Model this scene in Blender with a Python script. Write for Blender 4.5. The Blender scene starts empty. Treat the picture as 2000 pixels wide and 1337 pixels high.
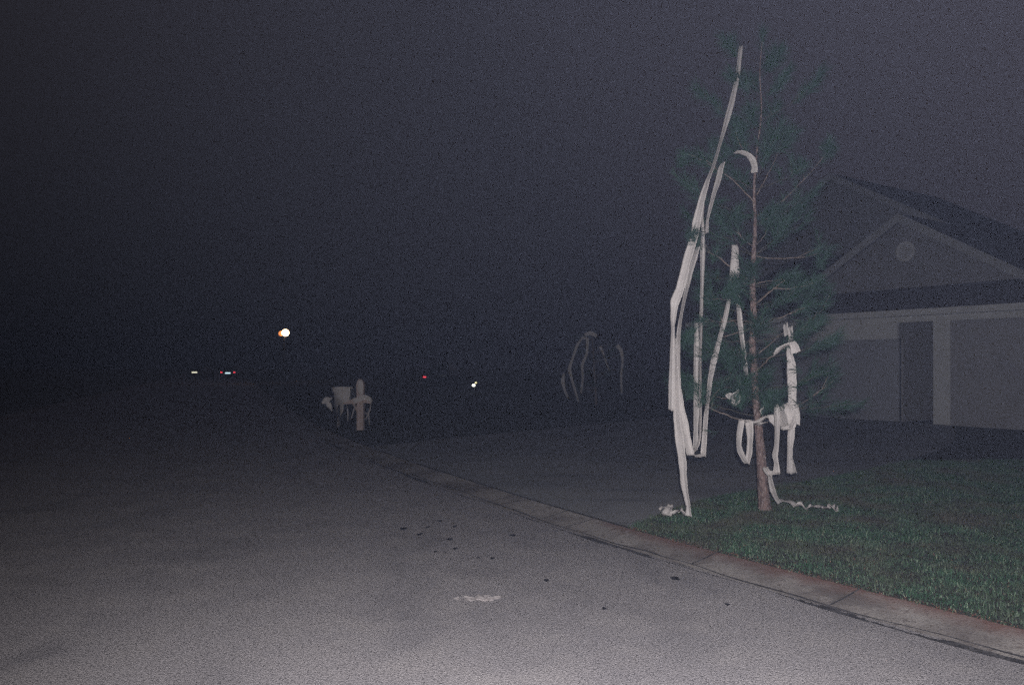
import bpy, bmesh, math, random
from mathutils import Vector, Matrix

# ------------------------------------------------------------------ camera, sky, flash, exposure
sc = bpy.context.scene
C = sc.collection
F, CX, CY, H = 1561.0, 1058.0, 712.0, 1.6      # focal length and eye line in photo pixels, eye height in metres
cam_d = bpy.data.cameras.new('camera')
cam = bpy.data.objects.new('camera', cam_d)
C.objects.link(cam)
cam.location = (0, 0, H)
cam.rotation_euler = (math.radians(90), 0, 0)
cam_d.sensor_width = 36.0
cam_d.lens = F / 2000.0 * 36.0
cam_d.shift_x = -(CX - 1000.0) / 2000.0
cam_d.shift_y = (CY - 668.5) / 2000.0
cam_d.clip_start = 0.05
cam_d.clip_end = 2000
sc.camera = cam

world = bpy.data.worlds.new('World')
sc.world = world
world.use_nodes = True
wn, wl = world.node_tree.nodes, world.node_tree.links
bgn = wn['Background']
tc = wn.new('ShaderNodeTexCoord')
dot = wn.new('ShaderNodeVectorMath'); dot.operation = 'DOT_PRODUCT'
gd = Vector((0.62, 0.55, 0.55)).normalized()
dot.inputs[1].default_value = gd
wl.new(tc.outputs['Generated'], dot.inputs[0])
ramp = wn.new('ShaderNodeValToRGB')
els = ramp.color_ramp.elements
els[0].position = 0.30; els[0].color = (0.0022, 0.0024, 0.0036, 1)
els[1].position = 1.0; els[1].color = (0.020, 0.0155, 0.0175, 1)
e = els.new(0.66); e.color = (0.0040, 0.0038, 0.0055, 1)
e = els.new(0.86); e.color = (0.011, 0.009, 0.011, 1)
wl.new(dot.outputs['Value'], ramp.inputs[0])
sep = wn.new('ShaderNodeSeparateXYZ'); wl.new(tc.outputs['Generated'], sep.inputs[0])
up = wn.new('ShaderNodeValToRGB'); ue = up.color_ramp.elements
ue[0].position = 0.02; ue[0].color = (0, 0, 0, 1); ue[1].position = 0.45; ue[1].color = (0.012, 0.0105, 0.0125, 1)
ue[1].position = 0.40
x_ = ue.new(0.68); x_.color = (0.001, 0.001, 0.0015, 1)
wl.new(sep.outputs['Z'], up.inputs[0])
sm = wn.new('ShaderNodeMix'); sm.data_type = 'RGBA'; sm.blend_type = 'ADD'; sm.inputs[0].default_value = 1.0
wl.new(ramp.outputs[0], sm.inputs[6]); wl.new(up.outputs[0], sm.inputs[7])
wl.new(sm.outputs[2], bgn.inputs['Color'])
bgn.inputs['Strength'].default_value = 1.0

# the photographer's flash, just above the lens
fl = bpy.data.lights.new('camera_flash', 'SPOT')
fl.energy = 1620
fl.color = (1.0, 0.955, 0.95)
fl.spot_size = math.radians(116)
fl.spot_blend = 1.0
fl.shadow_soft_size = 0.015
flo = bpy.data.objects.new('camera_flash', fl)
C.objects.link(flo)
flo.location = (0.06, -0.02, H + 0.11)
flo.rotation_euler = (math.radians(83.5), 0, math.radians(-4))

vs = sc.view_settings
vs.view_transform = 'Standard'; vs.look = 'None'; vs.exposure = 0; vs.gamma = 1
sc.render.engine = 'CYCLES'
sc.cycles.max_bounces = 5
sc.cycles.diffuse_bounces = 2
sc.cycles.volume_bounces = 0
sc.cycles.use_denoising = False
sc.cycles.use_adaptive_sampling = True
sc.cycles.adaptive_threshold = 0.06
sc.cycles.adaptive_min_samples = 24

# ------------------------------------------------------------------ helpers
rnd = random.Random(11)

def P(px, py, d):
    return Vector(((px - CX) / F * d, d, H - (py - CY) / F * d))

ORG = {}
def link(o, parent=None):
    C.objects.link(o)
    if parent is not None:
        o.parent = parent
    return o

def thing(name, loc, label, cat, group=None):
    o = bpy.data.objects.new(name, None)
    o.empty_display_size = 0.2
    C.objects.link(o)
    o.location = loc
    ORG[o.name] = Vector(loc)
    o['label'] = label; o['category'] = cat
    if group: o['group'] = group
    return o

def mesh_obj(name, vf, mat, parent=None, smooth=False, kind=None, label=None, cat=None, group=None):
    verts, faces = vf
    org = ORG[parent.name] if parent is not None else None
    if org is None:
        if kind: org = Vector((0, 0, 0))
        else:
            n = max(1, len(verts)); zs = min(v[2] for v in verts)
            org = Vector((sum(v[0] for v in verts) / n, sum(v[1] for v in verts) / n, zs))
    me = bpy.data.meshes.new(name)
    me.from_pydata([(v[0] - org.x, v[1] - org.y, v[2] - org.z) for v in verts], [], faces)
    me.update()
    if smooth:
        me.polygons.foreach_set('use_smooth', [True] * len(me.polygons))
    me.materials.append(mat)
    o = bpy.data.objects.new(name, me)
    link(o, parent)
    if parent is None:
        o.location = org
    ORG[o.name] = org
    if kind: o['kind'] = kind
    if label: o['label'] = label
    if cat: o['category'] = cat
    if group: o['group'] = group
    return o

class MB:
    def __init__(s): s.v = []; s.f = []
    def add(s, vf):
        n = len(s.v); s.v += [Vector(p) for p in vf[0]]; s.f += [tuple(i + n for i in f) for f in vf[1]]
        return s
    def out(s): return s.v, s.f

def box(x0, x1, y0, y1, z0, z1, fr=None):
    v = [(x, y, z) for z in (z0, z1) for y in (y0, y1) for x in (x0, x1)]
    f = [(0, 2, 3, 1), (4, 5, 7, 6), (0, 1, 5, 4), (2, 6, 7, 3), (0, 4, 6, 2), (1, 3, 7, 5)]
    if fr: v = [fr(*p) for p in v]
    return v, f

def tube(pts, rads, n=8, cap=True, rough=0.0):
    pts = [Vector(p) for p in pts]
    v = []; f = []
    up = Vector((0.3, 0.9, 0.2)).normalized()
    for i, p in enumerate(pts):
        t = (pts[min(i + 1, len(pts) - 1)] - pts[max(i - 1, 0)]).normalized()
        a = t.cross(up)
        if a.length < 0.05: a = t.cross(Vector((1, 0, 0)))
        a.normalize(); b = t.cross(a).normalized()
        for k in range(n):
            an = 2 * math.pi * k / n
            r = rads[i] * (1 + rough * (rnd.random() - 0.5))
            v.append(p + a * math.cos(an) * r + b * math.sin(an) * r)
    for i in range(len(pts) - 1):
        for k in range(n):
            f.append((i * n + k, i * n + (k + 1) % n, (i + 1) * n + (k + 1) % n, (i + 1) * n + k))
    if cap:
        f.append(tuple(range(n))[::-1]); f.append(tuple((len(pts) - 1) * n + k for k in range(n)))
    return v, f

def smooth_path(pts, sub=6):
    """Catmull-Rom through tuples of any length"""
    out = []
    n = len(pts)
    for i in range(n - 1):
        p0 = pts[max(i - 1, 0)]; p1 = pts[i]; p2 = pts[i + 1]; p3 = pts[min(i + 2, n - 1)]
        for k in range(sub):
            t = k / sub
            out.append(tuple(0.5 * ((2 * b) + (-a + c) * t + (2 * a - 5 * b + 4 * c - d) * t * t + (-a + 3 * b - 3 * c + d) * t ** 3)
                             for a, b, c, d in zip(p0, p1, p2, p3)))
    out.append(tuple(pts[-1]))
    return out

# ------------------------------------------------------------------ materials
def mat(name, col, rough=0.85, noise=None, bump=None, emit=None, spec=0.3):
    """noise: list of (scale, colour, lo, hi); bump: (scale, strength, distance)"""
    m = bpy.data.materials.new(name); m.use_nodes = True
    nt = m.node_tree; N = nt.nodes; L = nt.links
    b = N['Principled BSDF']
    b.inputs['Roughness'].default_value = rough
    b.inputs['Specular IOR Level'].default_value = spec
    t = N.new('ShaderNodeTexCoord')
    last = None
    if noise:
        rgb = N.new('ShaderNodeRGB'); rgb.outputs[0].default_value = (*col, 1); last = rgb.outputs[0]
        for sc_, c2, lo, hi in noise:
            nz = N.new('ShaderNodeTexNoise'); nz.inputs['Detail'].default_value = 4
            if isinstance(sc_, tuple):
                mp = N.new('ShaderNodeMapping'); mp.inputs['Scale'].default_value = sc_
                L.new(t.outputs['Object'], mp.inputs[0]); L.new(mp.outputs[0], nz.inputs['Vector'])
                nz.inputs['Scale'].default_value = 1
            else:
                nz.inputs['Scale'].default_value = sc_
                L.new(t.outputs['Object'], nz.inputs['Vector'])
            r = N.new('ShaderNodeMapRange'); r.inputs['From Min'].default_value = lo; r.inputs['From Max'].default_value = hi
            L.new(nz.outputs['Fac'], r.inputs['Value'])
            mx = N.new('ShaderNodeMix'); mx.data_type = 'RGBA'
            L.new(r.outputs[0], mx.inputs[0]); L.new(last, mx.inputs[6]); mx.inputs[7].default_value = (*c2, 1)
            last = mx.outputs[2]
        L.new(last, b.inputs['Base Color'])
    else:
        b.inputs['Base Color'].default_value = (*col, 1)
    if bump:
        nz = N.new('ShaderNodeTexNoise'); nz.inputs['Detail'].default_value = 5
        if isinstance(bump[0], tuple):
            mp = N.new('ShaderNodeMapping'); mp.inputs['Scale'].default_value = bump[0]
            L.new(t.outputs['Object'], mp.inputs[0]); L.new(mp.outputs[0], nz.inputs['Vector'])
            nz.inputs['Scale'].default_value = 1
        else:
            nz.inputs['Scale'].default_value = bump[0]
            L.new(t.outputs['Object'], nz.inputs['Vector'])
        bp = N.new('ShaderNodeBump'); bp.inputs['Strength'].default_value = bump[1]; bp.inputs['Distance'].default_value = bump[2]
        L.new(nz.outputs['Fac'], bp.inputs['Height']); L.new(bp.outputs[0], b.inputs['Normal'])
    if emit:
        b.inputs['Emission Color'].default_value = (*emit[0], 1); b.inputs['Emission Strength'].default_value = emit[1]
    return m

M = {}
M['asphalt'] = mat('asphalt', (0.47, 0.445, 0.465), 0.95,
    [(0.35, (0.39, 0.37, 0.395), .4, .65), ((1.5, .5, 1), (0.34, 0.325, 0.35), .52, .66), (1.1, (0.37, 0.35, 0.37), .55, .72), (2.3, (0.51, 0.48, 0.49), .45, .75), (70, (0.14, 0.135, 0.15), .50, .68), (110, (0.62, 0.58, 0.58), .60, .72)],
    (90, .9, .012))
M['gutter'] = mat('gutter_concrete', (0.50, 0.465, 0.445), 0.9,
    [(1.3, (0.20, 0.175, 0.17), .44, .66), (6, (0.50, 0.46, 0.44), .52, .75), (16, (0.22, 0.19, 0.18), .56, .7), (80, (0.16, 0.14, 0.14), .52, .7)], (60, .6, .008))
M['drive'] = mat('drive_concrete', (0.38, 0.385, 0.40), 0.95,
    [(0.45, (0.26, 0.265, 0.285), .42, .62), ((.5, 2.2, 1), (0.22, 0.225, 0.24), .54, .68), (1.6, (0.42, 0.42, 0.43), .5, .75), (60, (0.24, 0.24, 0.26), .5, .7)], (70, .5, .006))
M['joint'] = mat('joint_tar', (0.075, 0.07, 0.078), 0.95, [(9, (0.19, 0.18, 0.19), .42, .66), (60, (0.05, 0.05, 0.05), .5, .6)])
M['rust'] = mat('rust_soil', (0.22, 0.085, 0.06), 1.0, [(9, (0.13, 0.06, 0.045), .4, .7), (30, (0.30, 0.14, 0.11), .55, .75)], (40, .8, .01))
M['lawn'] = mat('lawn_soil', (0.085, 0.085, 0.072), 1.0,
    [(0.8, (0.10, 0.085, 0.075), .4, .7), (30, (0.05, 0.06, 0.05), .4, .7)], (35, 1.0, .03))
M['ground'] = mat('ground', (0.20, 0.20, 0.19), 1.0, [(0.2, (0.15, 0.15, 0.14), .4, .6)], (8, 1.0, .04))
M['spot'] = mat('oil_spot', (0.03, 0.03, 0.04), 0.6, [(30, (0.06, 0.06, 0.07), .4, .7)])
M['scuff'] = mat('pale_scuff', (0.95, 0.88, 0.88), 0.9, [(30, (0.5, 0.46, 0.46), .45, .6)])
M['trim'] = mat('white_trim', (0.62, 0.62, 0.62), 0.6, [(3, (0.52, 0.52, 0.53), .4, .7)], (25, .2, .004))
M['gdoor'] = mat('garage_door_paint', (0.34, 0.345, 0.38), 0.6, [(1.2, (0.30, 0.30, 0.34), .4, .7)])
M['wall'] = mat('stucco', (0.34, 0.33, 0.345), 0.95, [(2, (0.29, 0.28, 0.30), .4, .7)], (60, .5, .006))
M['gable'] = mat('gable_siding', (0.26, 0.25, 0.26), 0.9, [(2, (0.22, 0.21, 0.22), .4, .7)], ((1, 1, 24), .5, .01))
M['shingle'] = mat('shingle', (0.13, 0.11, 0.115), 0.95, [(5, (0.17, 0.145, 0.145), .4, .7), (40, (0.06, 0.05, 0.05), .5, .7)], (28, .8, .015))
M['gtrim'] = mat('gable_trim', (0.36, 0.36, 0.37), 0.7, [(3, (0.30, 0.30, 0.31), .4, .7)])
M['entry'] = mat('entry_door', (0.22, 0.075, 0.07), 0.6, [(4, (0.09, 0.035, 0.03), .4, .7)])
M['dark'] = mat('dark_glass', (0.02, 0.02, 0.025), 0.15, spec=0.6)
M['brass'] = mat('brass', (0.45, 0.33, 0.15), 0.35)
M['bark'] = mat('pine_bark', (0.27, 0.19, 0.175), 0.95,
    [((28, 28, 12), (0.15, 0.105, 0.10), .44, .60), ((60, 60, 28), (0.46, 0.38, 0.355), .54, .68)], ((45, 45, 14), 1.0, .03))
M['twig'] = mat('twig_bark', (0.30, 0.24, 0.21), 0.9, [(20, (0.15, 0.12, 0.10), .4, .7)], (60, .5, .004))
M['twigd'] = mat('young_twig', (0.10, 0.09, 0.07), 0.9, [(20, (0.06, 0.06, 0.045), .4, .7)])
M['wood'] = mat('cedar_post', (0.62, 0.50, 0.46), 0.85, [((20, 20, 3), (0.48, 0.37, 0.34), .4, .7)], ((40, 40, 5), .5, .01))
M['metalbox'] = mat('mailbox_metal', (0.20, 0.21, 0.22), 0.45, [(8, (0.14, 0.15, 0.16), .4, .7)])
M['red'] = mat('red_plastic', (0.5, 0.03, 0.03), 0.4)
M['rubber'] = mat('rubber', (0.02, 0.02, 0.02), 0.8)
M['alloy'] = mat('wheel_metal', (0.35, 0.35, 0.36), 0.35)
M['carpaint'] = mat('car_paint_grey', (0.08, 0.085, 0.10), 0.3, spec=.5)
M['carpaint2'] = mat('car_paint_brown', (0.07, 0.05, 0.045), 0.3, spec=.5)
M['carpaint3'] = mat('car_paint_blue', (0.04, 0.05, 0.08), 0.3, spec=.5)
M['tail'] = mat('tail_reflector_glow', (0.5, 0.02, 0.04), 0.4, emit=((1.0, 0.07, 0.10), 1.0))  # emission stands in for flash thrown back by the tail reflectors
M['plate'] = mat('plate_glow', (0.6, 0.7, 0.75), 0.5, emit=((0.55, 0.78, 0.85), 1.2))  # plate is no lamp: its glow paints in the reflected flash
M['plate2'] = mat('plate_glow_yellow', (0.7, 0.68, 0.55), 0.5, emit=((0.80, 0.77, 0.58), 1.0))  # yellowish plate, returned flash again put in as emission
M['lampw'] = mat('lamp_lens', (0.9, 0.8, 0.6), 0.5, emit=((1.0, 0.62, 0.36), 7.0))
M['halo'] = mat('lamp_halo_glow', (0.9, 0.5, 0.2), 0.5, emit=((1.0, 0.30, 0.08), 1.1))  # orange halo of the street lamp, as emission
M['refly'] = mat('marker_reflector_glow', (0.9, 0.85, 0.6), 0.5, emit=((0.85, 0.78, 0.42), 1.0))  # marker reflector, flash return painted as its own glow
M['reflw'] = mat('marker_reflector_glow_white', (0.9, 0.9, 0.8), 0.5, emit=((1.0, 1.0, 0.88), 2.2))  # white marker reflector, glowing in place of the flash return
M['pole'] = mat('pole_metal', (0.10, 0.10, 0.10), 0.6)

def leafy(name, c1, c2, c3, dry=None):
    m = bpy.data.materials.new(name); m.use_nodes = True
    N = m.node_tree.nodes; L = m.node_tree.links; b = N['Principled BSDF']
    b.inputs['Roughness'].default_value = 0.6; b.inputs['Specular IOR Level'].default_value = 0.25
    g = N.new('ShaderNodeNewGeometry'); r = N.new('ShaderNodeValToRGB')
    e = r.color_ramp.elements
    e[0].color = (*c1, 1); e[1].color = (*c3, 1); x = e.new(0.8); x.color = (*c2, 1)
    L.new(g.outputs['Random Per Island'], r.inputs[0]); last = r.outputs[0]
    if dry:
        t = N.new('ShaderNodeTexCoord'); nz = N.new('ShaderNodeTexNoise'); nz.inputs['Scale'].default_value = 1.6; nz.inputs['Detail'].default_value = 5
        L.new(t.outputs['Object'], nz.inputs['Vector'])
        mr = N.new('ShaderNodeMapRange'); mr.inputs['From Min'].default_value = .44; mr.inputs['From Max'].default_value = .66
        L.new(nz.outputs['Fac'], mr.inputs['Value'])
        mx = N.new('ShaderNodeMix'); mx.data_type = 'RGBA'; mx.inputs[7].default_value = (*dry, 1)
        L.new(mr.outputs[0], mx.inputs[0]); L.new(last, mx.inputs[6]); last = mx.outputs[2]
    L.new(last, b.inputs['Base Color'])
    return m
M['needle'] = leafy('pine_needle', (0.019, 0.052, 0.037), (0.037, 0.092, 0.063), (0.078, 0.150, 0.108))
M['blade'] = leafy('grass_blade', (0.026, 0.070, 0.040), (0.060, 0.135, 0.078), (0.30, 0.38, 0.27), dry=(0.095, 0.095, 0.070))
M['thatch'] = leafy('dry_thatch', (0.13, 0.06, 0.045), (0.24, 0.11, 0.085), (0.42, 0.30, 0.22))

# toilet paper: thin, slightly translucent, fine embossing
def paper_mat():
    m = mat('tissue_paper', (0.80, 0.755, 0.735), 0.95, [(10, (0.72, 0.675, 0.665), .35, .7)], (45, .5, .01), spec=0.1)
    N = m.node_tree.nodes; L = m.node_tree.links
    b = N['Principled BSDF']; out = N['Material Output']
    tr = N.new('ShaderNodeBsdfTranslucent'); tr.inputs[0].default_value = (0.8, 0.78, 0.76, 1)
    mx = N.new('ShaderNodeMixShader'); mx.inputs[0].default_value = 0.12
    L.new(b.outputs[0], mx.inputs[1]); L.new(tr.outputs[0], mx.inputs[2]); L.new(mx.outputs[0], out.inputs['Surface'])
    return m
M['paper'] = paper_mat()

# ------------------------------------------------------------------ the street line (right edge of the asphalt)
EDGE = [(9.0, -4.0), (7.3, -1.6), (5.85, 0.4), (4.4, 2.2), (3.1, 3.7), (2.07, 5.04), (1.13, 6.39), (0.56, 7.25), (-0.57, 9.15),
        (-1.92, 11.6), (-3.05, 13.75), (-4.35, 16.4), (-5.55, 19), (-9.7, 29), (-25, 68), (-33, 88), (-58, 150)]
EP = [Vector((x, y)) for x, y in smooth_path(EDGE, 10)]
def tang(i):
    return (EP[min(i + 1, len(EP) - 1)] - EP[max(i - 1, 0)]).normalized()
def off(i, s):
    t = tang(i); return EP[i] + Vector((t.y, -t.x)) * s        # positive s: to the right, on the house side
def sdist(x, y):
    q = Vector((x, y)); best = 1e9; bs = 0
    j = min(range(0, len(EP), 6), key=lambda k: (EP[k].x - x) ** 2 + (EP[k].y - y) ** 2)
    for i in range(max(0, j - 7), min(len(EP) - 1, j + 7)):
        a, b = EP[i], EP[i + 1]; ab = b - a
        t = max(0, min(1, (q - a).dot(ab) / ab.length_squared)); c = a + ab * t
        d = (q - c).length
        if d < best:
            best = d; bs = 1 if (ab.x * (q - a).y - ab.y * (q - a).x) < 0 else -1
    return best * bs
GW = 0.46
def zs(s):
    if s < 0: return 0.0
    if s < GW: return -0.018 + 0.048 * (s / GW) ** 1.5 + 0.018 * (1 - min(1, s / 0.03))
    return min(0.030 + 0.018 * (s - GW), 0.237)
def zt(x, y): return zs(sdist(x, y))

def strip(offs, zf, i0=0, i1=None, wob=0.0, dz=0.0):
    i1 = len(EP) if i1 is None else i1
    v = []; f = []; n = len(offs)
    for i in range(i0, i1):
        for k, s in enumerate(offs):
            w = wob * (rnd.random() - 0.5) if wob else 0
            p = off(i, s + w); v.append((p.x, p.y, zf(s) + dz))
    for a in range(i1 - i0 - 1):
        for k in range(n - 1):
            f.append((a * n + k, a * n + k + 1, (a + 1) * n + k + 1, (a + 1) * n + k))
    return v, f

mesh_obj('ground', ([(-300, -60, -.06), (300, -60, -.06), (300, 300, -.06), (-300, 300, -.06)], [(0, 1, 2, 3)]), M['ground'], kind='structure')
mesh_obj('road', strip([-7.6, -5, -2.5, -1, 0.0], lambda s: 0.0), M['asphalt'], kind='structure')
GO = [0.0, 0.03, 0.08, 0.14, 0.2, 0.26, 0.32, 0.38, 0.42, GW]
go = mesh_obj('gutter', strip(GO, zs), M['gutter'], kind='structure')
at = go.data.attributes.new('soil', 'FLOAT', 'POINT')
at.data.foreach_set('value', [max(0.0, min(1.0, (s_ / GW) ** 2.2 + .02)) * max(0.0, min(1.0, (8.3 - EP[i].y) / .9)) for i in range(len(EP)) for s_ in GO])
gn = M['gutter'].node_tree; bs_ = gn.nodes['Principled BSDF']; src = bs_.inputs['Base Color'].links[0].from_socket
an_ = gn.nodes.new('ShaderNodeAttribute'); an_.attribute_name = 'soil'
tx = gn.nodes.new('ShaderNodeTexCoord'); nz_ = gn.nodes.new('ShaderNodeTexNoise'); nz_.inputs['Scale'].default_value = 4.5; nz_.inputs['Detail'].default_value = 7; nz_.inputs['Roughness'].default_value = .65
gn.links.new(tx.outputs['Object'], nz_.inputs['Vector'])
ad = gn.nodes.new('ShaderNodeMath'); ad.operation = 'MULTIPLY_ADD'; ad.inputs[1].default_value = 0.75
gn.links.new(an_.outputs['Fac'], ad.inputs[0]); gn.links.new(nz_.outputs['Fac'], ad.inputs[2])
mr = gn.nodes.new('ShaderNodeMapRange'); mr.inputs['From Min'].default_value = .70; mr.inputs['From Max'].default_value = 1.35
gn.links.new(ad.outputs[0], mr.inputs['Value'])
mc = gn.nodes.new('ShaderNodeMix'); mc.data_type = 'RGBA'; mc.inputs[7].default_value = (0.23, 0.12, 0.10, 1)
gn.links.new(mr.outputs[0], mc.inputs[0]); gn.links.new(src, mc.inputs[6]); gn.links.new(mc.outputs[2], bs_.inputs['Base Color'])
mesh_obj('gutter', strip([-8.06, -7.85, -7.6], lambda s: 0.0 if s > -7.7 else 0.03), M['gutter'], kind='structure')
mesh_obj('verge', strip([GW, 0.8, 1.5, 3, 6, 12.2, 20, 40], zs, dz=-.004), M['lawn'], kind='structure')
mesh_obj('verge', strip([-30, -12, -8.06], lambda s: 0.03), M['ground'], kind='structure')
# asphalt feathered over the gutter: two thin wandering tar lines
def wander(s0, w0, ys, amp, seed, dz=0.004, name='tar_line'):
    r = random.Random(seed); v = []; f = []
    pts = []
    for i, p in enumerate(EP):
        if ys[0] < p.y < ys[1]: pts.append(i)
    ph = r.random() * 9; q = 0
    fine = []
    for a, b in zip(pts[:-1], pts[1:]):
        for k in range(6):
            fine.append((a, k / 6))
    for j, (a, t) in enumerate(fine):
        s = s0 + amp * (math.sin(j * .05 + ph) + .5 * math.sin(j * .17 + 2 * ph))
        w = w0 * (0.45 + .8 * abs(math.sin(j * .043 + ph)) + .25 * r.random())
        for e in (s - w, s + w):
            p = off(a, e).lerp(off(a + 1, e), t)
            v.append((p.x, p.y, zs(max(e, 0.0)) + dz))
    for j in range(len(fine) - 1):
        f.append((2 * j, 2 * j + 1, 2 * j + 3, 2 * j + 2))
    return mesh_obj(name, (v, f), M['joint'], kind='structure')
wander(-0.02, 0.034, (3.5, 17), 0.018, 3)
wander(0.085, 0.010, (4.2, 12), 0.022, 8, dz=0.005)
wander(GW + 0.005, 0.014, (7.4, 17), 0.008, 5, dz=0.006, name='expansion_joint')

# joints across the gutter
for (y0, sk) in ((5.35, .05), (6.35, .14), (7.9, .05), (8.35, .2), (9.25, .02), (9.42, .12), (11.3, .05), (13.3, .05), (15.5, .04)):
    i = min(range(len(EP)), key=lambda k: abs(EP[k].y - y0))
    v = []
    for s in (0.10, 0.2, 0.3, 0.4, GW):
        for e in (-0.009, 0.009):
            p = off(i, s); t = tang(i) * (e + sk * s)
            v.append((p.x + t.x, p.y + t.y, zs(s) + 0.004))
    mesh_obj('gutter_joint', (v, [(2 * k, 2 * k + 1, 2 * k + 3, 2 * k + 2) for k in range(4)]), M['joint'], kind='structure')

# driveway
DR = [Vector(p) for p in smooth_path([(0.86, 7.72), (1.25, 8.35), (2.04, 9.32), (3.33, 10.25), (4.1, 10.85), (5.5, 12.1), (7.2, 14.1), (8.6, 16.6), (9.25, 18.2)], 5)]
DLe = [Vector(p) for p in smooth_path([(-3.35, 15.25), (-2.7, 15.8), (-1.9, 16.7), (0.5, 18.8), (2.2, 20.4), (3.6, 21.7), (4.6, 22.6), (5.1, 23.1), (5.25, 23.4)], 5)]
def curb_pt(y, s):
    i = min(range(len(EP)), key=lambda k: abs(off(k, s).y - y)); return off(i, s)
NV = len(DR); NU = 26
v = []; f = []
for j in range(NV):
    for i in range(NU):
        t = i / (NU - 1)
        q = DR[j].lerp(DLe[j], t)
        if j == 0:
            q = curb_pt(7.72 + (15.25 - 7.72) * t, GW + .02)
        elif j < 6:
            c = curb_pt(7.72 + (15.25 - 7.72) * t, GW + .02); q = c.lerp(DR[6].lerp(DLe[6], t), j / 6) if 0 < i < NU - 1 else q
        v.append((q.x, q.y, zt(q.x, q.y) + 0.008))
for j in range(NV - 1):
    for i in range(NU - 1):
        f.append((j * NU + i, (j + 1) * NU + i, (j + 1) * NU + i + 1, j * NU + i + 1))
mesh_obj('driveway', (v, f), M['drive'], kind='structure')

# oil spots and the pale scuff on the asphalt
def flake(x, y, rx, ry, z, seed, m, name):
    r = random.Random(seed); n = 11
    v = [(x + rx * math.cos(2 * math.pi * k / n) * (0.6 + .7 * r.random()), y + ry * math.sin(2 * math.pi * k / n) * (0.6 + .7 * r.random()), z) for k in range(n)]
    return mesh_obj(name, (v, [tuple(range(n))]), m, kind='structure')
spots = [(788, 1032, 7), (821, 1043, 6), (836, 1029, 5), (860, 1017, 5), (888, 1028, 5), (878, 1053, 6), (889, 1071, 5), (850, 1077, 4),
         (871, 1078, 3), (1001, 1045, 7), (934, 1089, 4), (961, 1090, 5), (1067, 1133, 6), (1318, 1129, 9), (1180, 1188, 5), (1420, 1180, 5)]
for k, (px, py, r_) in enumerate(spots):
    d = H * F / (py - CY); p = P(px, py, d)
    flake(p.x, p.y, r_ * d / F, r_ * d / F * 1.7, 0.004, k, M['spot'], 'oil_spot')
r = random.Random(4)
for k in range(26):
    px = r.gauss(932, 20); py = 1168 + (px - 930) * .12 + r.gauss(0, 4)
    d = H * F / (py - CY); p = P(px, py, d)
    flake(p.x, p.y, r.uniform(.008, .04), r.uniform(.012, .03), 0.004 + k * .0001, 50 + k, M['scuff'], 'chalk_scuff')

# ------------------------------------------------------------------ grass
def in_drive(x, y):
    # right of the driveway edge?
    best = 1e9; side = 1
    for i in range(len(DR) - 1):
        a, b = DR[i], DR[i + 1]; ab = b - a; q = Vector((x, y))
        t = max(0, min(1, (q - a).dot(ab) / ab.length_squared)); d = (q - (a + ab * t)).length
        if d < best: best = d; side = ab.x * (q - a).y - ab.y * (q - a).x
    return side > 0, best
def grass(n, seed):
    r = random.Random(seed); V = []; Fc = []; V2 = []; F2 = []
    made = 0
    while made < n:
        Y = 2.6 + 9.5 * r.random() ** 1.15; X = r.uniform(0.5, 8.5)
        if X > Y * 0.68 + .2: continue
        s = sdist(X, Y)
        if s < GW + .02 - .05 * r.random(): continue
        ind, dd = in_drive(X, Y)
        if Y > 7.4 and ind and dd > .03: continue
        nf = math.sin(X * 2.1 + Y * 1.3) + math.sin(Y * 3.7 - X * 1.9)
        if r.random() < 0.10 + 0.05 * nf: continue
        made += 1
        h = r.uniform(.012, .036) * (1 + .35 * math.sin(X * 9 + Y * 4) * math.sin(Y * 7 - X * 3)) * (1.15 if nf > 0 else .9); w = r.uniform(.0011, .0024) * (1 + Y * .04)
        if s < GW + .10: h *= .8
        an = r.uniform(0, 6.283); le = r.uniform(0, .03); la = r.uniform(0, 6.283)
        z = zs(s) - .005
        dx, dy = math.cos(an) * w, math.sin(an) * w
        lx, ly = math.cos(la) * le, math.sin(la) * le
        thatch = r.random() < (0.5 if s < GW + .07 else 0.03)
        VV, FF = (V2, F2) if thatch else (V, Fc)
        if thatch: h *= .55
        b = len(VV)
        VV += [(X - dx, Y - dy, z), (X + dx, Y + dy, z), (X + dx * .7 + lx * .4, Y + dy * .7 + ly * .4, z + h * .6),
               (X - dx * .7 + lx * .4, Y - dy * .7 + ly * .4, z + h * .6), (X + lx, Y + ly, z + h)]
        FF += [(b, b + 1, b + 2, b + 3), (b + 3, b + 2, b + 4)]
    return (V, Fc), (V2, F2)
g1, g2 = grass(130000, 5)
mesh_obj('grass', g1, M['blade'], kind='stuff', label='short green lawn grass around the young pine beside the gutter', cat='grass')
mesh_obj('dry_thatch', g2, M['thatch'], kind='stuff', label='reddish dry thatch and litter along the lawn edge', cat='dead grass')

# ------------------------------------------------------------------ pine tree
TD = 8.52
def jitter(p, a): return p + Vector((rnd.uniform(-a, a), rnd.uniform(-a, a), rnd.uniform(-a, a)))
tbase = P(1494, 997, TD)
pine = thing('pine_tree', (tbase.x, tbase.y, zt(tbase.x, tbase.y)), 'young pine tree hung with paper streamers on the lawn corner', 'tree')
TP_ = [(1497, 1004, 15), (1493, 985, 12.5), (1489, 930, 10), (1485, 870, 8.8), (1478, 800, 7.4), (1474, 740, 6.8), (1470, 680, 6.6), (1472, 620, 6.6),
       (1470, 560, 6.0), (1472, 500, 4.8), (1475, 440, 3.4), (1473, 370, 2.8), (1478, 300, 2.0), (1487, 220, 1.4), (1484, 140, 1.0), (1489, 80, 0.7)]
tr = smooth_path(TP_, 5)
mesh_obj('trunk', tube([P(a, b, TD) for a, b, c in tr], [c * TD / F for a, b, c in tr], 14, rough=.14), M['bark'], pine, smooth=True)
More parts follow.
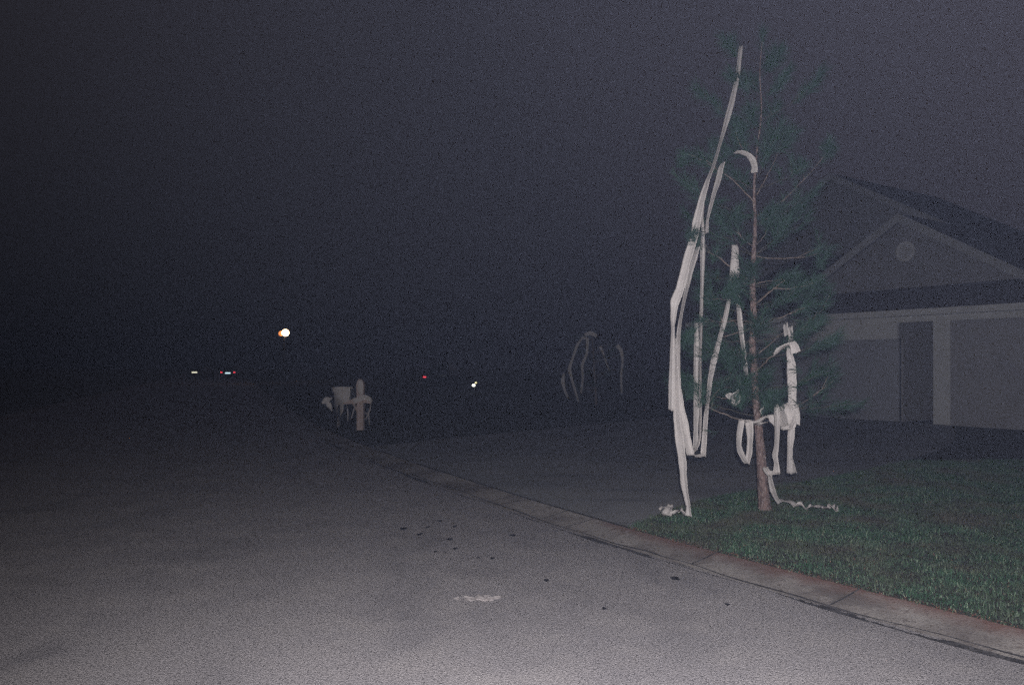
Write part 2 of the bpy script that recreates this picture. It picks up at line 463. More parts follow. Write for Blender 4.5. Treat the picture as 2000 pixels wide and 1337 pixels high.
def trunk_at(py):
    for i in range(len(tr) - 1):
        if tr[i + 1][1] <= py <= tr[i][1]: return P(tr[i][0], tr[i][1], TD)
    return P(tr[-1][0], tr[-1][1], TD)

needles = MB(); NVv = needles.v; NFf = needles.f
def shoot(p, d, n=90, L=.17, spread=1.0, seg=.22):
    d = d.normalized()
    a = d.cross(Vector((.2, .3, 1))).normalized(); b = d.cross(a).normalized()
    for k in range(n):
        t = rnd.random()
        o = p - d * seg * t
        an = rnd.uniform(0, 6.283); op = rnd.uniform(.25, 1.05) * spread * (0.6 + .6 * t)
        dr = d * math.cos(op) + (a * math.cos(an) + b * math.sin(an)) * math.sin(op)
        l = L * rnd.uniform(.65, 1.1)
        w = dr.cross(Vector((rnd.uniform(-1, 1), rnd.uniform(-1, 1), rnd.uniform(-1, 1)))).normalized() * .0015
        mid = o + dr * l * .55; tip = o + dr * l + Vector((0, 0, -l * .10))
        i = len(NVv)
        NVv.extend([o - w, o + w, mid + w, mid - w, tip])
        NFf.extend([(i, i + 1, i + 2, i + 3), (i + 3, i + 2, i + 4)])

def branch(pts, r0, tufts=True, dens=1.0, side=3, m='twig'):
    """pts: world points from the trunk outwards"""
    sp = [Vector(p) for p in smooth_path([tuple(p) for p in pts], 5)]
    n = len(sp)
    sp = [p if i == 0 else jitter(p, .006) for i, p in enumerate(sp)]
    rad = [max(.0022, r0 * (1 - .8 * i / n)) for i in range(n)]
    mb = MB().add(tube(sp, rad, 6, rough=.2))
    L = (sp[-1] - sp[0]).length
    if tufts:
        d = sp[-1] - sp[-3]
        shoot(sp[-1] + d.normalized() * .05, d, int(95 * dens))
        for k in range(side):
            i = int(n * rnd.uniform(.45, .92)); base = sp[i]
            t = (sp[min(i + 1, n - 1)] - sp[i - 1]).normalized()
            sd = (t + Vector((rnd.uniform(-1, 1), rnd.uniform(-1, 1), rnd.uniform(-.2, .9)))).normalized()
            l = rnd.uniform(.12, .30) * min(1, L)
            e = base + sd * l
            mb.add(tube([base, base + sd * l * .5 + Vector((0, 0, .01)), e], [.004, .003, .002], 5))
            shoot(e + sd * .04, sd + Vector((0, 0, .2)), int(75 * dens))
    mesh_obj('branch', mb.out(), M[m], pine, smooth=True)

# branches the photograph shows clearly: (points in photo pixels with metres towards (-) or away from (+) the lens)
clear = [
    ([(1472, 555, 0), (1440, 530, -.15), (1400, 500, -.3), (1383, 492, -.38), (1355, 470, -.45)], .010, 2),
    ([(1478, 592, 0), (1495, 578, -.15), (1512, 563, -.25), (1532, 547, -.35)], .013, 0),
    ([(1476, 554, 0), (1500, 549, -.1), (1532, 546, -.34)], .007, 0),
    ([(1512, 564, -.25), (1540, 563, -.3), (1562, 560, -.35), (1590, 553, -.4)], .007, 2),
    ([(1470, 628, 0), (1440, 626, -.2), (1410, 628, -.35), (1376, 628, -.5)], .008, 2),
    ([(1468, 630, 0), (1440, 634, .2), (1400, 636, .4)], .006, 2),
    ([(1474, 631, 0), (1505, 625, -.15), (1540, 614, -.3), (1590, 595, -.4)], .009, 2),
    ([(1424, 585, -.2), (1400, 584, -.3), (1378, 583, -.4)], .005, 1),
    ([(1476, 726, 0), (1490, 712, -.1), (1505, 698, -.25), (1530, 680, -.4), (1548, 668, -.5)], .011, 1),
    ([(1480, 826, 0), (1450, 820, -.1), (1420, 810, -.25), (1390, 798, -.35), (1376, 786, -.4), (1362, 760, -.4)], .012, 2),
    ([(1469, 690, 0), (1440, 688, -.1), (1410, 690, -.3), (1380, 686, -.4)], .005, 1),
    ([(1470, 735, 0), (1440, 733, -.1), (1427, 735, -.2), (1412, 745, -.2)], .005, 2),
    ([(1480, 815, 0), (1510, 812, -.1), (1540, 800, -.15), (1585, 775, .1), (1630, 740, .2)], .010, 2),
    ([(1472, 485, 0), (1462, 475, .1), (1445, 458, .2), (1436, 430, .2)], .007, 2),
    ([(1474, 480, 0), (1485, 470, .1), (1494, 456, .15), (1504, 425, .2)], .007, 2),
    ([(1474, 500, 0), (1520, 505, .1), (1580, 500, .2), (1620, 485, .3)], .008, 2),
    ([(1476, 400, 0), (1440, 360, -.1), (1400, 330, -.2), (1345, 300, -.2)], .008, 2),
    ([(1478, 380, 0), (1500, 340, .1), (1515, 310, .2), (1530, 270, .2)], .006, 1),
    ([(1480, 420, 0), (1530, 390, .1), (1580, 340, .2), (1620, 290, .3)], .007, 2),
    ([(1480, 320, 0), (1462, 300, -.1), (1445, 280, -.2), (1436, 255, -.2)], .006, 2),
    ([(1471, 640, 0), (1420, 655, .2), (1380, 668, .4), (1345, 668, .5)], .008, 3),
    ([(1474, 770, 0), (1420, 778, .2), (1380, 768, .4), (1342, 745, .5)], .008, 3),
    ([(1472, 560, 0), (1450, 555, -.3), (1435, 566, -.5)], .007, 3),
    ([(1478, 790, 0), (1462, 775, -.25), (1448, 760, -.45)], .008, 4),
    ([(1476, 760, 0), (1500, 790, -.3), (1518, 775, -.5)], .007, 3),
    ([(1470, 660, 0), (1445, 680, -.2), (1425, 700, -.3)], .006, 3),
    ([(1482, 690, 0), (1530, 650, .2), (1570, 640, .3), (1610, 600, .3)], .007, 2),
]
for pts, r0, sd in clear:
    branch([P(a, b, TD + c) for a, b, c in pts], r0, tufts=True, dens=.85, side=sd)
# the rest of the crown, whorl by whorl
for wh, (py, L0) in enumerate([(800, .95), (748, .95), (700, .95), (652, 1.0), (600, 1.0), (545, .95), (490, .9), (430, .85), (365, .8), (300, .7), (235, .6), (170, .5), (115, .38)]):
    a0 = rnd.random() * 6.28
    nb = 4 if py > 200 else 3
    for k in range(nb):
        an = a0 + 6.283 * k / nb + rnd.uniform(-.3, .3)
        L = L0 * rnd.uniform(.6, 1.05)
        o = trunk_at(py + rnd.uniform(-10, 10))
        dr = Vector((math.cos(an), math.sin(an), 0))
        if dr.y < -.55: L *= .6
        rise = rnd.uniform(.05, .35) if py > 500 else rnd.uniform(.3, .8)
        branch([o, o + dr * L * .35 + Vector((0, 0, L * rise * .25)), o + dr * L * .7 + Vector((0, 0, L * rise * .55)), o + dr * L + Vector((0, 0, L * rise))],
               .007 * L0, dens=1.0, side=5, m='twigd')
shoot(P(1490, 60, TD), Vector((.05, 0, 1)), 140)
# dense brushes of needles the flash picks out
for px, py, dd, k_ in ((1342, 663, -.3, 4), (1350, 655, -.35, 3), (1345, 755, -.3, 4), (1432, 566, -.6, 4), (1438, 545, -.55, 2), (1428, 580, -.55, 3), (1450, 762, -.5, 4), (1458, 745, -.4, 4), (1446, 775, -.5, 3),
                       (1420, 700, -.3, 3), (1445, 420, -.1, 4), (1500, 420, -.1, 4), (1363, 460, -.55, 3), (1395, 400, -.3, 1), (1378, 772, -.42, 2), (1345, 310, -.1, 4), (1440, 250, -.2, 4), (1622, 280, .2, 4),
                       (1400, 480, -.3, 2), (1515, 775, -.5, 3), (1500, 785, -.4, 2), (1410, 690, -.35, 3), (1600, 500, .1, 3), (1590, 600, 0, 3), (1570, 640, 0, 3)):
    for q_ in range(k_):
        shoot(jitter(P(px, py, TD + dd), .06), Vector((rnd.uniform(-.8, .8), rnd.uniform(-.6, .2), rnd.uniform(-.1, 1))), 90, L=.15, seg=.14)
# thin sprays in front of the paper
for px, py, dd in ((1408, 640, -.5), (1404, 668, -.5), (1398, 690, -.5), (1392, 715, -.5), (1361, 690, -.5), (1360, 745, -.5), (1361, 780, -.5), (1546, 715, -.62), (1547, 750, -.62), (1546, 780, -.62), (1434, 495, -.45), (1448, 640, -.4), (1452, 670, -.4), (1379, 835, -.5), (1545, 650, -.55), (1525, 700, -.6)):
    shoot(P(px + 8, py + 6, TD + dd), Vector((-.7, -.1, rnd.uniform(-.2, .5))), 16, L=.14, seg=.1)
mesh_obj('crown', needles.out(), M['needle'], pine)

# ------------------------------------------------------------------ toilet paper
RW = 0.112
def ribbon(runs, name='paper_streamer', label=None, group='paper streamers hanging in the young pine', D=TD, sub=7, rw=RW, nacross=11, seed=0, parent=None, cat='paper streamer'):
    """runs: one list, or several, of (px, py, visible width in px, depth offset); a streamer folds where one run ends and the next begins"""
    if isinstance(runs[0], tuple): runs = [runs]
    r = random.Random(seed * 7 + 13); v = []; f = []
    for pts in runs:
        cr_ = smooth_path(pts, sub); li = []
        for i in range(len(pts) - 1):
            for k in range(sub): li.append(tuple(a + (b - a) * k / sub for a, b in zip(pts[i], pts[i + 1])))
        li.append(tuple(pts[-1]))
        sp = [tuple(.35 * a + .65 * b for a, b in zip(p, q)) for p, q in zip(cr_, li)]; n = len(sp)
        cz = [r.uniform(-1, 1) for _ in range(nacross)]; cz2 = [r.uniform(-1, 1) for _ in range(nacross)]
        W = [P(a, b, D + d) for a, b, w, d in sp]
        ph = r.uniform(0, 6); prev = None; v0 = len(v)
        for i, (a, b, w, d) in enumerate(sp):
            t = W[min(i + 1, n - 1)] - W[max(i - 1, 0)]
            t2 = Vector((t.x, 0, t.z))
            if t2.length < 1e-6: t2 = Vector((0, 0, -1))
            t2.normalize()
            e1 = Vector((t2.z, 0, -t2.x)); e2 = Vector((0, 1, 0))
            if prev is not None and e1.dot(prev) < 0: e1 = -e1
            prev = e1
            vis = max(1.0, w) * (D + d) / F
            c = min(1.0, vis / rw); sfac = math.sqrt(max(0, 1 - c * c)) * .8
            half = vis / 2 * (1 + .09 * (r.random() - .5) + .07 * math.sin(i * .5 + ph))
            m_ = .5 + .5 * math.sin(i * .12 + ph)
            for k in range(nacross):
                u = -1 + 2 * k / (nacross - 1)
                crease = .0045 * (cz[k] * m_ + cz2[k] * (1 - m_)) + .006 * math.sin(u * 3 + ph + i * .05)
                q = W[i] + e1 * u * half + e2 * (u * rw / 2 * sfac + crease)
                if i in (0, n - 1): q = q + t2 * (r.uniform(-.006, .006) + .012 * u * math.sin(ph))
                v.append(q)
        for i in range(n - 1):
            for k in range(nacross - 1):
                b_ = v0 + i * nacross + k
                f.append((b_, b_ + 1, b_ + nacross + 1, b_ + nacross))
    o = mesh_obj(name, (v, f), M['paper'], parent, smooth=True, label=label, cat=cat if parent is None else None, group=group if parent is None else None)
    m = o.modifiers.new('thickness', 'SOLIDIFY'); m.thickness = .0008; m.offset = 0
    return o

ribbon([(1447, 90, 5, -.10), (1440, 150, 6, -.15), (1429, 200, 9, -.22), (1418, 240, 7, -.28), (1405, 285, 3.5, -.32), (1393, 325, 4, -.4), (1382, 352, 6, -.43), (1370, 391, 12, -.45), (1361, 431, 14, -.47), (1357, 457, 15, -.5),
        (1341, 510, 14, -.55), (1328, 563, 16, -.58), (1318, 589, 16, -.6), (1315, 615, 10, -.6), (1314, 636, 5, -.6), (1314, 670, 7, -.6), (1313, 705, 9, -.6), (1312, 750, 10, -.6), (1311, 802, 10, -.6)],
       label='longest paper streamer, slanting from the treetop to a torn end left of the pine', seed=1)
ribbon([[(1364, 480, 4, -.5), (1355, 510, 7, -.5), (1347, 536, 7, -.5), (1341, 563, 5, -.5), (1335, 589, 3.5, -.51), (1330, 615, 3, -.52), (1326, 642, 4, -.53), (1324, 668, 6, -.54), (1323, 704, 7, -.54), (1324, 757, 10, -.54),
         (1329, 793, 12, -.53), (1335, 819, 13, -.53), (1340, 845, 13, -.52), (1349, 889, 12, -.52)],
        [(1346, 889, 3, -.51), (1355, 882, 8, -.49), (1363, 869, 9, -.47), (1367, 850, 8, -.46), (1368, 819, 8, -.46), (1368, 704, 8, -.45), (1370, 615, 9, -.45), (1372, 536, 11, -.45),
         (1373, 484, 12, -.45), (1373, 457, 11, -.45), (1372, 425, 7, -.44), (1375, 394, 6, -.42)]],
       label='streamer doubled into a long narrow hanging loop just left of the pine', seed=2)
ribbon([(1318, 660, 3, -.565), (1318, 690, 6, -.57), (1320, 740, 9, -.575), (1322, 819, 12, -.575), (1326, 850, 14, -.57), (1330, 880, 14, -.57), (1333, 905, 12, -.57), (1334, 925, 11, -.57), (1336, 949, 10, -.57), (1341, 975, 8, -.58), (1344, 990, 6, -.6), (1344, 1007, 12, -.6)],
       label='streamer that hangs lowest left of the pine, its foot touching the lawn', seed=3)
ribbon([(1413, 316, 3, -.3), (1408, 328, 8, -.32), (1403, 350, 8, -.35), (1394, 378, 6, -.38), (1387, 405, 4, -.4), (1381, 431, 2.5, -.4), (1380, 455, 3, -.4)],
       label='short thin streamer slanting below the upper left branch, beside the longest one', seed=4)
ribbon([(1360, 628, 5, -.35), (1360, 680, 7, -.36), (1359, 740, 7, -.36), (1360, 800, 7, -.36), (1359, 850, 6, -.38), (1358, 876, 5, -.4)],
       label='straight streamer hanging inside the loop, behind its right side', seed=5)
ribbon([[(1434, 478, 8, -.25), (1434, 500, 9, -.3), (1432, 530, 12, -.33), (1428, 551, 6, -.34)],
        [(1425, 580, 5, -.35), (1416, 622, 6, -.35), (1405, 663, 6, -.36),
         (1394, 705, 8, -.37), (1387, 741, 6, -.38), (1384, 767, 4, -.38), (1381, 793, 3, -.4), (1378, 819, 6, -.42), (1376, 850, 6, -.42), (1373, 888, 8, -.43)],
        [(1377, 887, 3, -.42), (1366, 889, 4, -.44), (1357, 890, 2, -.45)]],
       label='streamer slanting down to the left from the middle branches to a folded end', seed=6)
ribbon([(1437, 482, 6, -.22), (1438, 520, 7, -.24), (1439, 552, 5, -.24), (1440, 575, 3, -.25), (1443, 601, 6, -.26), (1446, 632, 6, -.28), (1451, 674, 5, -.28), (1455, 710, 5, -.28), (1458, 735, 2, -.25)],
       label='thin speckled streamer close along the left side of the trunk', seed=7)
ribbon([(1436, 297, 2, -.2), (1448, 297, 3, -.22), (1461, 302, 5, -.25), (1470, 312, 7, -.27), (1474, 325, 8, -.28), (1473, 337, 9, -.28)],
       label='small hook of paper curling over a branch near the treetop', seed=8)
ribbon([[(1511, 693, 8, -.5), (1518, 685, 11, -.52), (1530, 676, 8, -.54), (1543, 671, 6, -.56), (1549, 671, 5, -.57)],
        [(1546, 670, 9, -.575), (1551, 676, 13, -.58), (1554, 689, 15, -.58)]],
       label='short paper piece draped over the rising branch right of the trunk', seed=9)
ribbon([(1533, 632, 4, -.40), (1536, 655, 4, -.42)], label='tiny thin tail of paper left of the other one above the draped piece', seed=18, sub=4)
ribbon([[(1543, 638, 4, -.42), (1544, 665, 5, -.45), (1541, 688, 7, -.47), (1545, 710, 13, -.48), (1547, 760, 14, -.48), (1547, 795, 12, -.48)],
        [(1555, 788, 4, -.47), (1557, 808, 6, -.48), (1556, 828, 9, -.48)]],
       label='wide vertical streamer right of the trunk, under the draped piece', seed=10)
ribbon([[(1449, 819, 9, -.28), (1444, 848, 7, -.30), (1443, 868, 6, -.31), (1446, 882, 8, -.32), (1453, 896, 8, -.33), (1459, 905, 5, -.34)],
        [(1463, 823, 11, -.29), (1465, 850, 9, -.31), (1464, 868, 6, -.32), (1463, 884, 8, -.33), (1458, 905, 5, -.335)]],
       label='small teardrop loop hanging just left of the lower trunk', seed=11)
ribbon([[(1444, 820, 3, -.31), (1458, 821, 5, -.31), (1472, 825, 8, -.28), (1484, 822, 11, -.27), (1497, 813, 8, -.3)],
        [(1496, 812, 4, -.33), (1506, 814, 12, -.35), (1514, 820, 20, -.37), (1520, 828, 14, -.38), (1526, 836, 3, -.38)],
        [(1478, 826, 3, -.33), (1486, 828, 7, -.33), (1498, 824, 3, -.32)]],
       label='paper swag wound across the trunk at the lowest branches', seed=12)
ribbon([(1490, 812, 6, -.36), (1487, 802, 10, -.37), (1492, 796, 7, -.38)], label='little paper ear sticking up beside the trunk on the swag', seed=19, sub=4)
ribbon([[(1516, 788, 2, -.45), (1517, 798, 6, -.46), (1518, 815, 8, -.47), (1518, 845, 5, -.47), (1517, 870, 5, -.47), (1514, 890, 6, -.47), (1517, 905, 5, -.48), (1517, 922, 9, -.48)],
        [(1519, 922, 3, -.485), (1508, 922, 6, -.48), (1500, 922, 7, -.47), (1494, 913, 4, -.47)]],
       label='narrow streamer right of the trunk ending in a small flick to the left', seed=13)
ribbon([(1546, 830, 9, -.5), (1545, 850, 9, -.5), (1543, 875, 6, -.5), (1542, 924, 6, -.5)],
       label='straight thin tail below the paper wad right of the trunk', seed=14)
ribbon([(1544, 896, 3, -.51), (1548, 908, 3, -.52), (1552, 923, 4, -.53)], label='short forked tip beside the straight thin tail', seed=20, sub=4)

# bunched pieces
ribbon([[(1530, 790, 10, -.49), (1535, 796, 26, -.50), (1538, 812, 30, -.52), (1537, 828, 26, -.51), (1533, 839, 8, -.5)],
        [(1545, 790, 8, -.505), (1546, 806, 16, -.53), (1544, 822, 14, -.53), (1540, 832, 6, -.52)],
        [(1524, 800, 5, -.47), (1528, 815, 10, -.52), (1532, 832, 8, -.51)]],
       name='paper_bunch', label='large bunched fold of paper caught on the lowest right branch', cat='bunched paper', group=None, rw=.24, seed=23)
ribbon([(1420, 769, 7, -.48), (1428, 774, 12, -.5), (1436, 770, 12, -.52), (1444, 762, 8, -.5)], label='upper half of a torn scrap in the needles left of the trunk', seed=21, sub=4, group=None)
ribbon([(1440, 770, 10, -.50), (1437, 782, 12, -.52), (1432, 790, 6, -.5)], label='lower half of a torn scrap in the needles left of the trunk', seed=22, sub=4, group=None)
# heap on the lawn corner under the lowest streamer
def ground_ribbon(path, label, seed, rw=.10, amp=.02):
    """paper lying in folds on the grass; path in photo pixels"""
    r = random.Random(seed); out = []
    pts = smooth_path(path, 8); v = []; f = []; n = len(pts)
    for i, (px, py, w) in enumerate(pts):
        d = (H - .09) * F / (py - CY); q = P(px, py, d)
        z = zt(q.x, q.y) + .035 + amp * (.5 + .5 * math.sin(i * .42 + seed)) + .003 * r.random()
        nx = pts[min(i + 1, n - 1)]; pv = pts[max(i - 1, 0)]
        t = Vector((nx[0] - pv[0], (pv[1] - nx[1]) * 3, 0)).normalized()
        e = Vector((-t.y, t.x, 0))
        tw = math.sin(i * .28 + seed) * .9
        for k in range(5):
            u = (-1 + k * .5) * rw / 2 * w
            cr = .006 * math.sin(k * 2.1 + i * .3)
            v.append((q.x + e.x * u * math.cos(tw), q.y + e.y * u * math.cos(tw), z + abs(u * math.sin(tw)) * .8 + cr))
    for i in range(n - 1):
        for k in range(4):
            f.append((i * 5 + k, i * 5 + k + 1, i * 5 + 6 + k, i * 5 + 5 + k))
    o = mesh_obj('fallen_paper', (v, f), M['paper'], None, smooth=True, label=label, cat='paper strip')
    m = o.modifiers.new('thickness', 'SOLIDIFY'); m.thickness = .0012; m.offset = 0
    return o
ground_ribbon([(1342, 1004, .9), (1332, 1004, 1.1), (1320, 1003, 1.0), (1308, 1001, .6)], 'puffed fold of paper on the lawn at the foot of the lowest streamer', 3, rw=.14, amp=.04)
ground_ribbon([(1312, 998, .6), (1302, 1003, 1.2), (1292, 1006, .9)], 'lower crumpled end of paper at the lawn tip by the driveway', 7, amp=.04)
ground_ribbon([(1309, 990, .6), (1300, 995, 1.0), (1289, 998, .6)], 'upper crumpled end of paper at the lawn tip, with a raised corner', 9, amp=.05)
# the long tail from the trunk down and across the lawn
ribbon([[(1494, 912, 6, -.5), (1499, 922, 8, -.49), (1504, 930, 4, -.48)], [(1503, 928, 3, -.48), (1505, 942, 6, -.44), (1509, 958, 7, -.4), (1515, 972, 6, -.35), (1523, 983, 6, -.32)]],
       label='bluish paper tail hanging from the trunk side down to the grass', seed=15)
ground_ribbon([(1514, 980, .5), (1530, 984, .7), (1548, 990, .8), (1562, 993, .9), (1576, 995, .5), (1588, 995, .5), (1600, 994, .6), (1606, 998, .4), (1618, 995, .7), (1628, 999, .9), (1637, 1000, .8)],
              'twisted paper strip lying across the lawn right of the trunk', 4, rw=.16)

# ------------------------------------------------------------------ the house
U = Vector((-.571, .821, 0)); B = Vector((.821, .571, 0))
O = Vector((8.48, 19.0, .237))
def hf(a, b, z):                       # a: along the front to the right, b: back into the house, z: height over the slab
    return O - U * a + B * b + Vector((0, 0, z))
def hb(a0, a1, b0, b1, z0, z1): return box(a0, a1, b0, b1, z0, z1, hf)
house = thing('house', tuple(O), 'single storey house with double garage and two gables beyond the driveway', 'house')
def hp(name, vf, m, parent=house, **k): return mesh_obj(name, vf, M[m], parent, **k)
ZE = 2.43
# front walls, left of the garage door, between, and right of the porch
w = MB()
w.add(hb(-6.17, -5.0, 0, .2, 0, 1.98)); w.add(hb(-6.17, 0.02, 0.003, .2, 1.98, ZE)); w.add(hb(1.25, 7.5, 0, .2, 0, ZE))
w.add(hb(-6.17, -5.97, .2, 9, 0, ZE)); w.add(hb(7.3, 7.5, .2, 9, 0, ZE)); w.add(hb(-5.97, 7.3, 8.8, 9, 0, ZE))
w.add(hb(-.05, .0, .2, 1.6, 0, ZE)); w.add(hb(1.0, 1.05, .22, 1.6, 0, ZE)); w.add(hb(.0, 1.0, 1.5, 1.6, 2.1, ZE))
hp('wall', w.out(), 'wall')
gd_ = MB()
gd_.add(hb(-5.0, -.05, .10, .14, 0, 1.98))
for row in range(4):
    for c_ in range(8):
        a = -4.95 + c_ * .61; z = .05 + row * .485
        gd_.add(hb(a + .05, a + .56, .085, .10, z + .04, z + .43))
g_ = hp('garage_door', gd_.out(), 'gdoor')
hp('handle', hb(-2.6, -2.4, .05, .085, .62, .66), 'pole', g_)
hp('header_board', hb(-6.2, -.02, -.025, .0, 1.98, 2.50), 'trim')
hp('header_board', hb(-.02, 7.5, -.025, .0, 2.36, 2.52), 'trim')
hp('porch_post', hb(.86, 1.25, -.02, .2, 0, 2.36), 'trim')
dr_ = MB(); dr_.add(hb(.02, .98, 1.5, 1.55, 0.02, 2.1))
for z in (.2, .85, 1.5):
    dr_.add(hb(.14, .46, 1.485, 1.5, z, z + .5)); dr_.add(hb(.54, .86, 1.485, 1.5, z, z + .5))
d_ = hp('front_door', dr_.out(), 'entry')
hp('handle', hb(.88, .93, 1.43, 1.485, 1.0, 1.12), 'brass', d_)
# lower roof
def slab(pts, th=.08):
    t = [hf(*p) for p in pts]; b = [p - Vector((0, 0, th)) for p in t]; n = len(t)
    return t + b, [tuple(range(n)), tuple(range(2 * n - 1, n - 1, -1))] + [(i, i + n, (i + 1) % n + n, (i + 1) % n) for i in range(n)]
rf = MB()
E = 2.62
rf.add(slab([(-6.6, -.42, E), (7.9, -.42, E), (7.9, 4.4, E + .46 * 4.82), (-6.6, 4.4, E + .46 * 4.82)]))
rf.add(slab([(-6.6, 9.4, E + .1), (-6.6, 4.41, E + .46 * 4.82), (7.9, 4.41, E + .46 * 4.82), (7.9, 9.4, E + .1)]))
roof = hp('roof', rf.out(), 'shingle')
hp('fascia', hb(-6.6, 7.9, -.45, -.42, E - .13, E + .01), 'trim')
hp('soffit', hb(-6.6, 7.9, -.42, -.003, E - .12, E - .09), 'trim')
def gable(ac, b0, zb, zp, half, back, vent=False):
    pit = (zp - zb) / half
    tri = [hf(ac - half, b0, zb), hf(ac + half, b0, zb), hf(ac, b0, zp)]
    tb = [hf(ac - half, b0 + .15, zb), hf(ac + half, b0 + .15, zb), hf(ac, b0 + .15, zp)]
    hp('gable_wall', (tri + tb, [(0, 1, 2), (5, 4, 3), (0, 3, 4, 1), (1, 4, 5, 2), (2, 5, 3, 0)]), 'gable')
    ov = .3; h2 = half + .35
    g = MB()
    for sgn in (-1, 1):
        e = (ac + sgn * h2, zp + .09 - pit * h2)
        q = [(ac, b0 - ov, zp + .09), (e[0], b0 - ov, e[1]), (e[0], b0 + back, e[1]), (ac, b0 + back, zp + .09)]
        g.add(slab(q if sgn > 0 else q[::-1], .09))
    hp('gable_roof', g.out(), 'shingle')
    for sgn in (-1, 1):
        e0, e1 = (ac + sgn * .001, zp + .10), (ac + sgn * h2, zp + .10 - pit * h2)
        th = .22
        v = [hf(e0[0], b0 - ov - .03, e0[1]), hf(e1[0], b0 - ov - .03, e1[1]), hf(e1[0], b0 - ov - .03, e1[1] - th), hf(e0[0], b0 - ov - .03, e0[1] - th)]
        v2 = [p + B * .028 for p in v]
        hp('rake_board', (v + v2, [(0, 1, 2, 3), (7, 6, 5, 4), (0, 4, 5, 1), (1, 5, 6, 2), (2, 6, 7, 3), (3, 7, 4, 0)]), 'gtrim')
    if vent:
        n = 32; rr = .25; zc = zp - .82; av = ac + .02
        ring = []; fc = []
        for k in range(n):
            an = 2 * math.pi * k / n
            for rad, bb in ((rr, b0 - .001), (rr, b0 - .05), (rr * .74, b0 - .05), (rr * .74, b0 - .001)):
                ring.append(hf(av + rad * math.cos(an), bb, zc + rad * math.sin(an)))
        for k in range(n):
            j = (k + 1) % n
            for m_ in range(3): fc.append((k * 4 + m_, k * 4 + m_ + 1, j * 4 + m_ + 1, j * 4 + m_))
        vt = hp('round_vent', (ring, fc), 'trim')
        sl = MB()
        for k in range(7):
            z = -0.15 + k * .05; hw = math.sqrt(max(0.001, (rr * .74) ** 2 - z * z))
            sl.add(hb(av - hw, av + hw, b0 - .04, b0 - .012, zc + z - .016, zc + z + .016))
        hp('louvre', sl.out(), 'trim', vt)
gable(-.42, 1.0, 3.20, 5.0, 3.1, 4.2, True)
gable(-4.85, 4.5, 4.3, 7.35, 5.4, 6)

# ------------------------------------------------------------------ mailbox post by the road
MD = 19.2
mp = P(704, 842, MD)
mz = zt(mp.x, mp.y)
post = thing('mailbox_post', (mp.x, mp.y, mz), 'reddish wooden mailbox post with a tall top and paper draped over its arm', 'mailbox')
def mx(px, dy=0.0): return (px - CX) / F * MD
def mzv(py): return H - (py - CY) / F * MD
def prof(poly, y0, y1):
    n = len(poly); v = [(mx(a), y0, mzv(b)) for a, b in poly] + [(mx(a), y1, mzv(b)) for a, b in poly]
    return v, [tuple(range(n)), tuple(range(2 * n - 1, n - 1, -1))] + [(i, i + n, (i + 1) % n + n, (i + 1) % n) for i in range(n)]
mesh_obj('post', prof([(698, 846), (711, 846), (711, 772), (712, 752), (710, 744), (706, 740), (702, 740), (699, 744), (697, 752), (698, 772)], MD - .08, MD + .08), M['wood'], post)
mesh_obj('cross_arm', prof([(664, 780), (686, 780), (697, 777), (712, 771), (722, 776), (727, 781), (725, 788), (715, 786), (690, 788), (664, 789)], MD - .06, MD + .06), M['wood'], post)
bx_ = MB()
n = 12; v = []; fcs = []
for j, y in enumerate((MD - .16, MD + .30)):
    for a, b in [(664, 779), (688, 779), (688, 766), (686, 761), (681, 758), (671, 758), (666, 761), (664, 766)]:
        v.append((mx(a), y, mzv(b)))
fcs = [tuple(range(8)), tuple(range(15, 7, -1))] + [(i, i + 8, (i + 1) % 8 + 8, (i + 1) % 8) for i in range(8)]
mb_ = mesh_obj('mailbox', (v, fcs), M['metalbox'], post)
mesh_obj('door', prof([(665, 778), (687, 778), (687, 766), (681, 759), (671, 759), (665, 766)], MD - .175, MD - .161), M['metalbox'], mb_)
mesh_obj('brace', tube([(mx(690), MD, mzv(787)), (mx(700), MD, mzv(806))], [.03, .03], 6), M['wood'], post)
gm = 'paper streamers on the mailbox'
ribbon([(648, 757, 2, -.3), (660, 758, 6, -.3), (674, 758, 6, -.3), (689, 757, 3, -.3)], label='paper laid along the top of the mailbox', D=MD, group=gm, seed=30, cat='paper streamer')
mbw = dict(D=MD, group=gm)
ribbon([[(666, 756, 42, -.24), (666, 768, 42, -.25), (660, 777, 30, -.26), (656, 790, 16, -.26), (658, 806, 12, -.26), (661, 820, 6, -.26), (661, 833, 4, -.26)],
        [(680, 770, 14, -.23), (681, 779, 10, -.23)]], label='widest paper sheet draped over the whole mailbox front and trailing down', rw=.6, seed=31, **mbw)
ribbon([(666, 757, 14, -.22), (668, 774, 14, -.23), (667, 786, 10, -.23), (667, 800, 9, -.23), (664, 812, 5, -.23)], label='paper drape over the middle of the mailbox front', rw=.2, seed=32, **mbw)
ribbon([[(649, 777, 3, -.2), (638, 781, 12, -.15), (628, 786, 5, -.15)], [(634, 784, 5, -.16), (642, 790, 10, -.16), (648, 803, 4, -.15)]], label='faint ragged paper scrap hanging left of the mailbox', seed=34, **mbw)
ribbon([(677, 788, 2, -.1), (679, 805, 4, -.1), (679, 822, 3, -.1)], label='thin paper strand under the arm, nearer the mailbox', seed=35, **mbw)
ribbon([(694, 788, 3, -.1), (690, 803, 4, -.1), (685, 818, 3, -.1)], label='thin paper strand under the arm, nearer the post', seed=36, **mbw)
ribbon([(725, 784, 3, -.1), (722, 800, 4, -.1), (719, 806, 5, -.1), (721, 830, 3, -.1)], label='thin paper strand hanging from the right end of the arm', seed=37, **mbw)
ribbon([(712, 805, 3, -.08), (718, 809, 4, -.1), (714, 818, 3, -.1)], label='short curl of paper beside the right of the post', seed=38, sub=4, **mbw)
